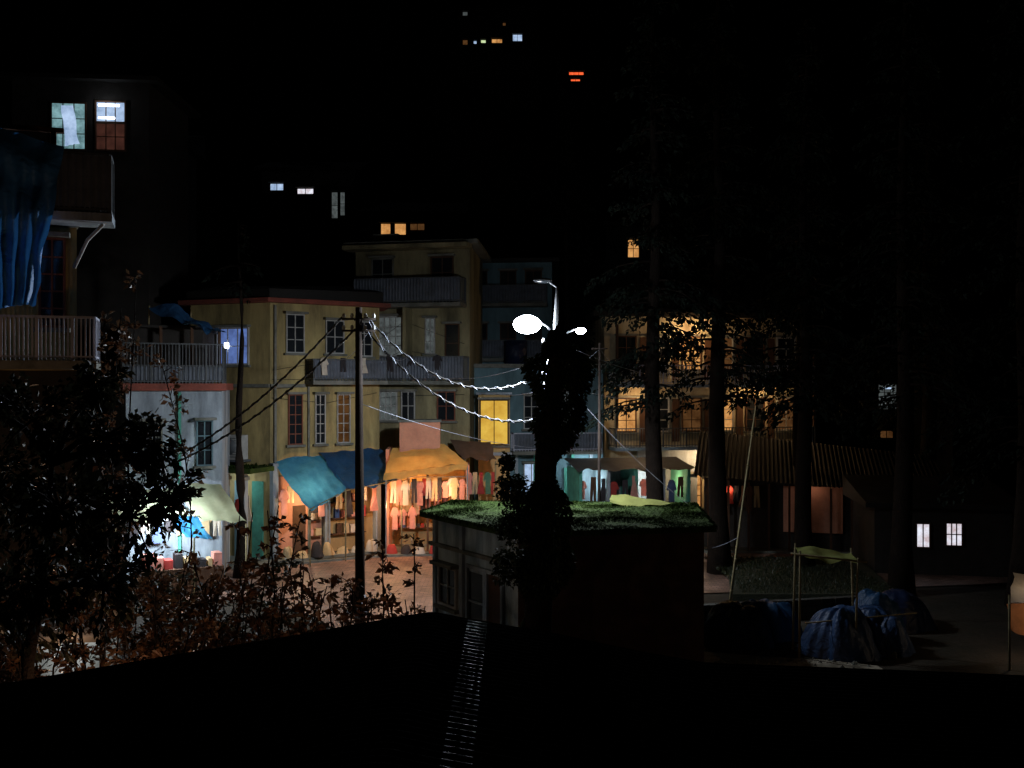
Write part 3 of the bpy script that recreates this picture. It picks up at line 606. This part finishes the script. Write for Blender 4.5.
# ---------------------------------------------------------------- lamp post
def lamp_head(o,c,lit=True,sz=1.0):
    c=Vector(c)
    def ell(part,m_,rx,ry,rz_,z0,z1):
        vs=[];fs=[];nu=20;nv=12
        for j in range(nv+1):
            t=z0+(z1-z0)*j/nv
            for i in range(nu):
                a=2*math.pi*i/nu; vs.append(c+Vector((rx*math.cos(t)*math.cos(a),ry*math.cos(t)*math.sin(a),rz_*math.sin(t))))
        fs=[(j*nu+i,j*nu+(i+1)%nu,(j+1)*nu+(i+1)%nu,(j+1)*nu+i) for j in range(nv) for i in range(nu)]
        o.add(part,m_,vs,fs,True)
    if lit: ell('housing',polel,.43*sz,.32*sz,.31*sz,1.22,1.5); ell('glass_bowl',e_lamp,.44*sz,.33*sz,.29*sz,-1.5,1.2)
    else: ell('dark_housing',polel,.42*sz,.2*sz,.12*sz,0.05,1.5); ell('dark_bowl',glassd,.38*sz,.18*sz,.08,-1.5,0)
LP=Obj('street_lamp',(1.35,32,0))
tube(LP,'pole',polel,[(1.25,32,0),(1.30,32,5),(1.38,32,9.3),(1.45,32,10.7)],[.12,.11,.08,.05],10)
tube(LP,'arm',polel,[(1.38,32,9.15),(1.1,31.85,9.45),(.75,31.7,9.6)],.035); tube(LP,'arm',polel,[(1.38,32,9.0),(1.8,32,9.25),(2.0,32,9.35)],.03)
tube(LP,'arm',polel,[(1.45,32,10.68),(1.2,32,10.85)],.03)
lamp_head(LP,(.48,31.6,9.48),True,1.0); lamp_head(LP,(2.2,32,9.3),True,.36); lamp_head(LP,(.98,32,10.9),False,.75)
for z in (8.9,8.6,7.9,7.5): 
    tube(LP,'cross_arm',railm,[(.95,32,z),(1.75,32,z)],.03)
    for x in (1.0,1.2,1.55,1.7): tube(LP,'insulator',whitew,[(x,31.95,z+.02),(x,31.95,z+.09),(x,31.95,z+.16)],[.05,.06,.03],8)
tube(LP,'junction_box',white,[(1.2,31.85,8.1),(1.2,31.85,8.5)],.1,6)
LP.done()
LP.light('lamp_light',(.48,31.55,9.05),3600,(.90,.95,1),.2,160,(-.4,.36,-1),.6)
LP.light('lamp_light',(2.2,31.95,9.0),800,(.86,.93,1),.12,140,(.25,-.35,-1),.5)
LP.light('tarp_house_fill',(.2,31.2,9.3),4800,(.8,.9,1),.2,84,(-.75,-.66,.1),.5)  # fill spot added to brighten the tarp-draped house, beyond what the lamp heads give
LP.light('lamp_glow',(.48,31.1,9.4),160,(.8,.9,1),.2)
UP=Obj('utility_pole',(-4.56,30,0)); tube(UP,'pole',polem,[(-4.55,30,0),(-4.58,30,5),(-4.6,30,9.9)],[.16,.13,.10],10)
for z in (9.55,9.2): tube(UP,'cross_arm',polem,[(-5.1,30,z),(-4.1,30,z)],.035)
for x in (-5.05,-4.8,-4.4,-4.15): 
    for z in (9.55,9.2): tube(UP,'insulator',whitew,[(x,30,z+.03),(x,30,z+.1),(x,30,z+.17)],[.045,.055,.03],8)
UP.done()
pl=Obj('utility_pole',(2.9,34,0)); tube(pl,'pole',polem,[(2.95,34,0),(2.98,34,9.0)],[.07,.04],8); tube(pl,'cross_arm',polem,[(2.7,34,8.8),(3.25,34,8.8)],.025); pl.done()
def cat(a,b,sag,n=40):
    a,b=Vector(a),Vector(b); return [a.lerp(b,i/n)+Vector((0,0,-sag*4*(i/n)*(1-i/n))) for i in range(n+1)]
cb=Obj('overhead_cables',(-1,30,8))
def bundle(a,b,sag,r=.03,bright=True):
    pts=cat(a,b,sag,60); tube(cb,'cable_core',cablem,pts,r,6)
    n=420; pp_=cat(a,b,sag,n); L=(Vector(b)-Vector(a)).length; hx=[]
    for i,p in enumerate(pp_):
        an=i/n*L/.42*2*math.pi; hx.append(p+Vector((0,math.cos(an),math.sin(an)))*(r+.018))
    tube(cb,'cable_messenger',cablew if bright else cablem,hx,.013,4)
bundle((-4.35,30,9.6),(.95,32,7.9),1.15); bundle((-4.45,30,9.3),(1.0,32,6.5),1.0)
bundle((-5.1,30,9.6),(-10.5,32,5.4),.35,.03,False); bundle((-4.7,30,9.25),(-10.8,31,5.0),.45,.03,False)
for a,b,s in (((-4.5,30,7.0),(2.0,46,4.6),.3),((1.5,32,8.6),(-4.2,47,8.1),.5),((1.5,32,7.9),(5.4,30,3.9),.25),((1.2,32,7.5),(-1.5,47.5,7.4),.3),
    ((1.6,32,7.6),(8.2,44,7.4),.5),((1.6,32,8.9),(12,52,8.4),.8),((-4.3,30,9.5),(-4.8,46.2,8.9),.6),((-4.3,30,9.2),(-8,44.2,8.9),.5),((8.2,40,7.6),(16,50,7.0),.6),((1.7,32,8.0),(2.98,34,8.8),.1),((2.98,34,8.8),(7,52,8.0),.5)):
    tube(cb,'thin_cables',cablew,cat(a,b,s,24),.009,4)
cb.done()
bp_=Obj('leaning_bamboo_pole',(7.4,32,0)); tube(bp_,'pole',bamboo,[(6.9,32,0),(7.2,32,2.4),(7.8,32,6.9)],[.05,.04,.02],8)
for z in (1,2,3,4,5,6): 
    t=z/6.9; tube(bp_,'nodes',bamboo,[(6.9+.9*t-.01,32,z-.02),(6.9+.9*t+.01,32,z+.02)],.05,8)
tube(bp_,'tied_cord',cablew,cat((7.25,32,2.7),(5.1,30,2.6),.15,12),.012,4); bp_.done()

# ---------------------------------------------------------------- yard canopy and tarps
cn=Obj('pole_canopy',(9,28,0))
sheet(cn,'cloth',MATS['yellow_green_sheet'],(8.1,28.6,2.95),(9.7,28.6,2.8),(9.6,27.6,2.65),(7.9,27.6,2.9),16,10,.06,.08,.04,5,4)
for x,y,z in ((7.95,27.6,2.9),(9.55,27.6,2.7),(8.1,28.6,2.95),(9.7,28.6,2.8)): tube(cn,'poles',bamboo,[(x+R(-.1,.1),y,0),(x,y,z+.1)],[.04,.025],8)
tube(cn,'crossbar',bamboo,[(7.7,27.6,2.92),(9.8,27.6,2.68)],.03); tube(cn,'crossbar',bamboo,[(8.1,27.6,1.0),(11.5,28.4,1.1)],.02); cn.done()
t1=Obj('tarp_covered_pile',(9.6,27.8,0)); heap(t1,'tarp',tarpg,(9.4,28.2,.02),1.2,1.0,1.3,2,70,.16); heap(t1,'tarp',tarpg,(10.4,28.6,.02),1.0,.9,1.35,33,60,.15); heap(t1,'tarp_edge',tarpm,(10.9,29.7,.02),.9,.7,1.7,15,40,.1)
for i in range(7): 
    a=i/7*6.28; tube(t1,'weights',conc,[(9.7+1.35*math.cos(a),28.5+1.1*math.sin(a),.05),(9.7+1.4*math.cos(a),28.5+1.15*math.sin(a),.2)],[.1,.05],6)
t1.done()
t2=Obj('tarp_covered_pile',(6.7,29,0)); heap(t2,'tarp',tarpd,(6.6,29.6,.02),1.1,1.1,1.2,7,40,.14); heap(t2,'tarp',tarpm,(7.7,30.3,.02),1.1,1.0,1.2,17,44,.14); t2.done()
t3=Obj('tarp_covered_pile',(12,31,0)); heap(t3,'tarp',tarpd,(12,31.5,.02),1.2,1.2,1.3,11,36,.1); t3.done()
lw=Obj('low_stone_wall',(8,30,0)); f=Fr((5.0,31.2),(12.5,33)); 
for i in range(30):
    for j in range(3): fbox(lw,'stones',concd,f,i*.257+(j%2)*.1,i*.257+(j%2)*.1+.24,j*.22,j*.22+.2,R(-.25,-.2),R(0,.05))
lw.done()
pk=Obj('planks',(6,25,0))
for i in range(4): box(pk,'board',bamboo,5.2+i*.1,6.6+i*.12,24.8+i*.22,24.95+i*.22,.06+.03*i,.1+.03*i)
pk.done()
tn=Obj('lit_tent',(14,27,0)); fT=Fr((13.2,26.6),(15.6,26.9))
sheet(tn,'side_cloth',cloth('orange_cloth',(.6,.26,.12),.4),fT.P(-.05,1.75,0),fT.P(2.4,1.8,0),fT.P(2.5,.7,.1),fT.P(.05,1.0,.1),14,10,0,.05,.05,6); sheet(tn,'roof_cloth',cl[0],fT.P(.8,2.35,-1),fT.P(2.6,2.3,-1),fT.P(2.6,1.8,.2),fT.P(-.1,1.75,.2),12,8,.1,.04,.02,5)
for uu in (0,2.4): tube(tn,'poles',bamboo,[fT.P(uu,0,.05),fT.P(uu,2.0,.05)],.035)
tn.light('tent_bulb',fT.P(.9,1.4,-.7),14,(1,.75,.5),.08); tn.done()
ls=Obj('lit_kiosk',(-9,18,0)); fK=Fr((-9.4,18.3),(-7.6,18.6)); fbox(ls,'walls',conc,fK,0,1.8,0,2.9,-1.6,-1.4)
fbox(ls,'roof',tind,fK,-.2,2.0,2.9,3.0,-1.7,.4); fbox(ls,'counter',wood,fK,0,1.8,0,1.0,-.3,0)
for uu in (0,1.8): fbox(ls,'posts',wood,fK,uu-.05,uu+.05,0,2.9,-.1,0)
for i in range(6): fbox(ls,'goods',random.choice(clp),fK,.1+i*.27,.1+i*.27+R(.12,.25),1.0,R(1.2,1.8),-.25,-.05)
ls.light('kiosk_and_fill_light',fK.P(1.3,3.25,.6),120,(1,.60,.36),.08); ls.light('kiosk_and_fill_light',fK.P(.9,2.5,-.7),60,(.9,.93,1),.08)  # first, warm lamp is added to light the bushes; the white one lights the kiosk
tube(ls,'fill_light_holder',railm,[fK.P(1.3,3.0,.3),fK.P(1.3,3.45,.35),fK.P(1.3,3.45,.6)],.015); ls.done()  # bracket made up to carry the added warm lamp

# ---------------------------------------------------------------- vegetation
def leafquad(vs,fs,p,size,d=None,droop=.3):
    d=d or Vector((R(-1,1),R(-1,1),R(-.8,.5))); d=Vector(d)
    if d.length<.01: d=Vector((1,0,0))
    d.normalize(); s=d.cross(Vector((R(-1,1),R(-1,1),R(-1,1)))); 
    if s.length<.01: s=Vector((0,0,1))
    s.normalize(); w=size*R(.22,.36); nrm=d.cross(s); o0=len(vs)
    vs.extend([p,p+d*size*.45+s*w+nrm*w*.4,p+d*size-Vector((0,0,droop*size*.4)),p+d*size*.45-s*w+nrm*w*.4])
    fs.append((o0,o0+1,o0+2)); fs.append((o0,o0+2,o0+3))
def bush(name,stems,m_,n_leaf,size,spread=.5,twig=.012,seed=0):
    o=Obj(name,stems[0][0]); vs=[];fs=[]
    for a,b in stems:
        a,b=Vector(a),Vector(b); L=(b-a).length; off=Vector((R(-.3,.3),R(-.3,.3),0))*L*.3
        P=[a.lerp(b,t/8)+off*math.sin(t/8*math.pi)+Vector((R(-.04,.04),R(-.04,.04),0)) for t in range(9)]
        tube(o,'stems',bark,P,[twig*2.5*(1-t/9)+twig*.5 for t in range(9)],5)
        nb=int(L*4)+3
        for i in range(nb):
            t=R(.25,1); k=min(7,int(t*8)); p=P[k].lerp(P[k+1],t*8-k)
            d=Vector((R(-1,1),R(-1,1),R(-.1,.9))).normalized()*spread*R(.4,1)*(1.3-t*.6); e=p+d
            tube(o,'twigs',bark,[p,p+d*.5+Vector((0,0,.05)),e],[twig,twig*.7,twig*.3],4)
            for q in range(n_leaf):
                s=R(.2,1.08); pt_=p+d*s+Vector((R(-1,1),R(-1,1),R(-1,1)))*spread*.12
                leafquad(vs,fs,pt_,size*R(.6,1.25),d.normalized()+Vector((R(-1,1),R(-1,1),R(-1.2,.4))))
    o.add('leaves',m_,vs,fs); o.done()
random.seed(21)
def blobtree(name,base,top,clusters,m_,size,per,trunk_r=.15):
    o=Obj(name,base); base,top=Vector(base),Vector(top); vs=[];fs=[]
    P=[base.lerp(top,t/8)+Vector((R(-.1,.1),R(-.1,.1),0))*(1 if 0<t<8 else 0) for t in range(9)]
    tube(o,'trunk',bark,P,[trunk_r*(1.1-t/9) for t in range(9)],9)
    for c,r in clusters:
        c=Vector(c); k=P[min(8,max(2,min(range(9),key=lambda i:abs(P[i].z-(c.z-r*.6)))))]
        tube(o,'limbs',bark,[k,k.lerp(c,.5)+Vector((0,0,.1)),c],[trunk_r*.4,trunk_r*.25,trunk_r*.1],6)
        for tw in range(int(9+14*r)):
            d=Vector((R(-1,1),R(-1,1),R(-1,1))); d=d.normalized()*r*R(.5,1.15); e=c+d
            tube(o,'twigs',bark,[c,c+d*.5+Vector((0,0,.04)),e],[.02,.012,.004],4)
            for q in range(per):
                s=R(.35,1.05); leafquad(vs,fs,c+d*s+Vector((R(-1,1),R(-1,1),R(-1,1)))*r*.16,size*R(.6,1.3),d.normalized()+Vector((R(-1,1),R(-1,1),R(-1.3,.3))))
    o.add('foliage',m_,vs,fs); o.done()
cls=[((-5.4,11,7.2),.7),((-4.6,11,7.0),.6),((-4.1,11.2,6.9),.4),((-5.0,10.8,6.2),.8),((-4.3,11,6.1),.6),((-4.0,11.4,6.25),.35),((-5.8,11,6.4),.8),((-5.3,11,5.4),.8),((-4.6,11,5.3),.5),((-6,11.4,7.3),.5),((-4.9,11.5,7.55),.35),((-5.8,11,5.0),.7)]
cls=[((a[0]*1.12,a[1]*1.12+.3,7.6+(a[2]-7.6)*1.12),r*1.12) for a,r in cls]
blobtree('broadleaf_tree',(-6.3,12.6,0),(-5.8,12.6,6.6),cls,leaf_dark,.12,32)
bs=[]
for i in range(50):
    x=R(-8.4,-3.8); y=R(13.2,16.5); bs.append(((x,y,0.0),(x+R(-.4,.4),y+R(-.3,.3),R(3.9,5.1)-max(0,(x+6)*.25))))
bush('leafy_bush',bs,leaf_bush,11,.12,.55)
bs=[]
for i in range(40):
    x=R(-6.4,-1.6); y=R(15.5,19); bs.append(((x,y,0.0),(x+R(-.4,.4),y+R(-.3,.3),R(3.2,4.4)-max(0,(x+3)*.2))))
bush('leafy_bush',bs,leaf_bush,10,.12,.5)
bs=[]
for i in range(14):
    x=R(-4.8,-1.7); y=R(16.0,19.0); bs.append(((x,y,0.0),(x+R(-.3,.3),y+R(-.3,.3),R(4.2,5.5)+(x+3)*-.2)))
bush('shrub',bs,leaf_bush,7,.14,.32)
bs=[]
for i in range(26):
    x=R(-10.5,-4.5); y=R(20,25); bs.append(((x,y,0.0),(x+R(-.4,.4),y+R(-.3,.3),R(2.2,3.6))))
bush('shrub',bs,leaf_dark,11,.16,.7)
bs=[((-8.2,21,0),(-7.9,21,9.9)),((-8.5,21,0),(-8.6,21,8.8)),((-7.9,21.3,0),(-7.4,21,8.2)),((-8.3,21.3,0),(-8.2,21,9.2))]
bush('sapling',bs,leaf_bush,7,.15,.55)
iv=Obj('ivy_covered_tree',(.7,22,0)); vs=[];fs=[]
tube(iv,'trunk',bark,[(.45,22,0),(.6,22,3),(.75,22,6),(1.0,22,8.2),(1.05,22,8.9)],[.34,.3,.25,.18,.08],12)
tube(iv,'limb',bark,[(.6,22,3.6),(.2,21.8,4.6),(-.05,21.8,5.6)],[.1,.07,.03],7); tube(iv,'limb',bark,[(.8,22,6.4),(1.3,22,7.2),(1.45,22,7.9)],[.1,.07,.03],7)
for i in range(15000):
    z=R(1.5,8.8); t=(z-1.5)/7.4; cx=.5+.62*t+.1*math.sin(z*2); r=.34+.15*math.sin(z*1.7+1)+.11*math.sin(z*4.1); 
    if 6.6<z<8.3: r+=.12
    if z>8.2: r*=.6
    a=R(0,6.28); rr=r*R(.6,1.15)
    leafquad(vs,fs,Vector((cx+rr*math.cos(a),22+rr*math.sin(a),z)),R(.07,.14),(math.cos(a),math.sin(a),R(-1.4,0)))
for c,r,n in (((0,21.8,5.3),.35,900),((.1,21.8,4.5),.4,1100),((-.1,21.8,5.9),.18,240),((1.4,22,7.8),.32,800),((1.25,22,8.3),.22,400),((0,21.9,3.6),.4,900),((1.1,22,6.4),.3,700)):
    for i in range(n):
        d=Vector((R(-1,1),R(-1,1),R(-1,1))).normalized()*r*R(.4,1.2); leafquad(vs,fs,Vector(c)+d,R(.07,.14))
iv.add('ivy_leaves',leaf_ivy,vs,fs); iv.done()
def deodar(x,y,r,H,zb,seed,Lmax=3.6,step=.55,den=24,name='deodar_cedar',low=2):
    random.seed(seed); o=Obj(name,(x,y,0)); z0=hgt(x,y)
    P=[(x+.08*math.sin(t+seed),y+.05*math.cos(t*1.3),z0+(H)*t/12) for t in range(13)]
    tube(o,'trunk',bark,P,[max(.03,r*(1.12-t/12)) if t else r*1.5 for t in range(13)],12)
    vs=[];fs=[]; z=zb
    while z<H:
        t=(z-zb)/(H-zb); L=Lmax*(1-t)**.8+.3
        for k in range(random.choice((2,3,4))):
            a=R(0,6.28); l=L*R(.55,1.1); dr=R(.1,.35)+.25*(1-t); base=Vector((x,y,z0+z+R(-.2,.2))); dv=Vector((math.cos(a),math.sin(a),0))
            pts=[base+dv*l*s+Vector((0,0,l*(.12*s-dr*s*s))) for s in (0,.25,.5,.75,1)]
            tube(o,'branches',bark,pts,[.06,.045,.03,.02,.01],5)
            side=Vector((-dv.y,dv.x,0))
            for q in range(int(den*l)):
                s=R(.12,1)**.8; p=base+dv*l*s+Vector((0,0,l*(.12*s-dr*s*s))); w=l*.30*(1-.75*s)+.1
                p=p+side*R(-w,w)+Vector((0,0,R(-.3,.02)))
                d=dv*R(.2,1)+side*R(-1,1)+Vector((0,0,R(-1.3,.1))); leafquad(vs,fs,p,R(.12,.28),d)
        z+=step*R(.7,1.3)
    o.add('needles',needle,vs,fs); o.done()
deodar(5.4,38,.34,24,7.0,1,2.8,.45,36); deodar(8.25,40,.36,26,7.0,2,2.8,.5,28); deodar(11.7,40,.33,22,6.8,3,3.0,.5,28); deodar(14.1,36,.34,24,7.0,4,3.4)
deodar(17.5,34,.4,25,5.5,5,4.5); deodar(-10.6,39,.2,14,11.5,6,1.2,.8,12); deodar(13.5,47,.3,20,7.0,8,2.8); deodar(3.2,58,.3,22,9,9,3.4); deodar(20,48,.4,24,6.5,10,4)
random.seed(77); fo=Obj('forest',(0,100,0)); vs=[];fs=[]
for i in range(330):
    x=R(-90,110); y=R(58,170); 
    if hgt(x,y)<3: continue
    if abs(x+1.5)<6 and 95<y<112: continue
    if -18<x<-2 and y<72: continue
    if -27<x<-19 and y<62: continue
    if 5<x<13 and y<78: continue
    z0=hgt(x,y); H=R(9,17) if not(-20<x<13 and y<108) else R(4,7)
    tube(fo,'trunks',bark,[(x,y,z0-.5),(x,y,z0+H)],[.3,.04],5)
    for q in range(130):
        t=R(.15,1); l=(H*.24)*(1-t)+.3; a=R(0,6.28); p=Vector((x+l*R(.2,1)*math.cos(a),y+l*R(.2,1)*math.sin(a),z0+H*t)); leafquad(vs,fs,p,R(.6,1.4),(math.cos(a),math.sin(a),-.5))
fo.add('foliage',needle,vs,fs); fo.done()

# ---------------------------------------------------------------- world, moonlight, camera
w=bpy.data.worlds.new('World'); scene.world=w; w.use_nodes=True; nt=w.node_tree; bg=nt.nodes['Background']
sk=nt.nodes.new('ShaderNodeTexSky'); sk.sky_type='NISHITA'; sk.sun_disc=False; sk.sun_elevation=math.radians(2); sk.sun_rotation=math.radians(200)
nt.links.new(sk.outputs[0],bg.inputs[0]); bg.inputs[1].default_value=.0004
sl=bpy.data.lights.new('moon_light','SUN'); sl.energy=.002; sl.angle=math.radians(.5); sl.color=(.8,.88,1); so=bpy.data.objects.new('moon_light',sl); scene.collection.objects.link(so)
so.rotation_euler=(math.radians(50),0,math.radians(200))
cam=bpy.data.cameras.new('camera'); cam.sensor_width=36; cam.lens=36*1000/1024; cam.clip_end=2000; co=bpy.data.objects.new('camera',cam); scene.collection.objects.link(co)
co.location=(0,0,7.6); co.rotation_euler=(math.radians(90),0,0); scene.camera=co
scene.view_settings.view_transform='Standard'; scene.view_settings.look='None'; scene.view_settings.exposure=0
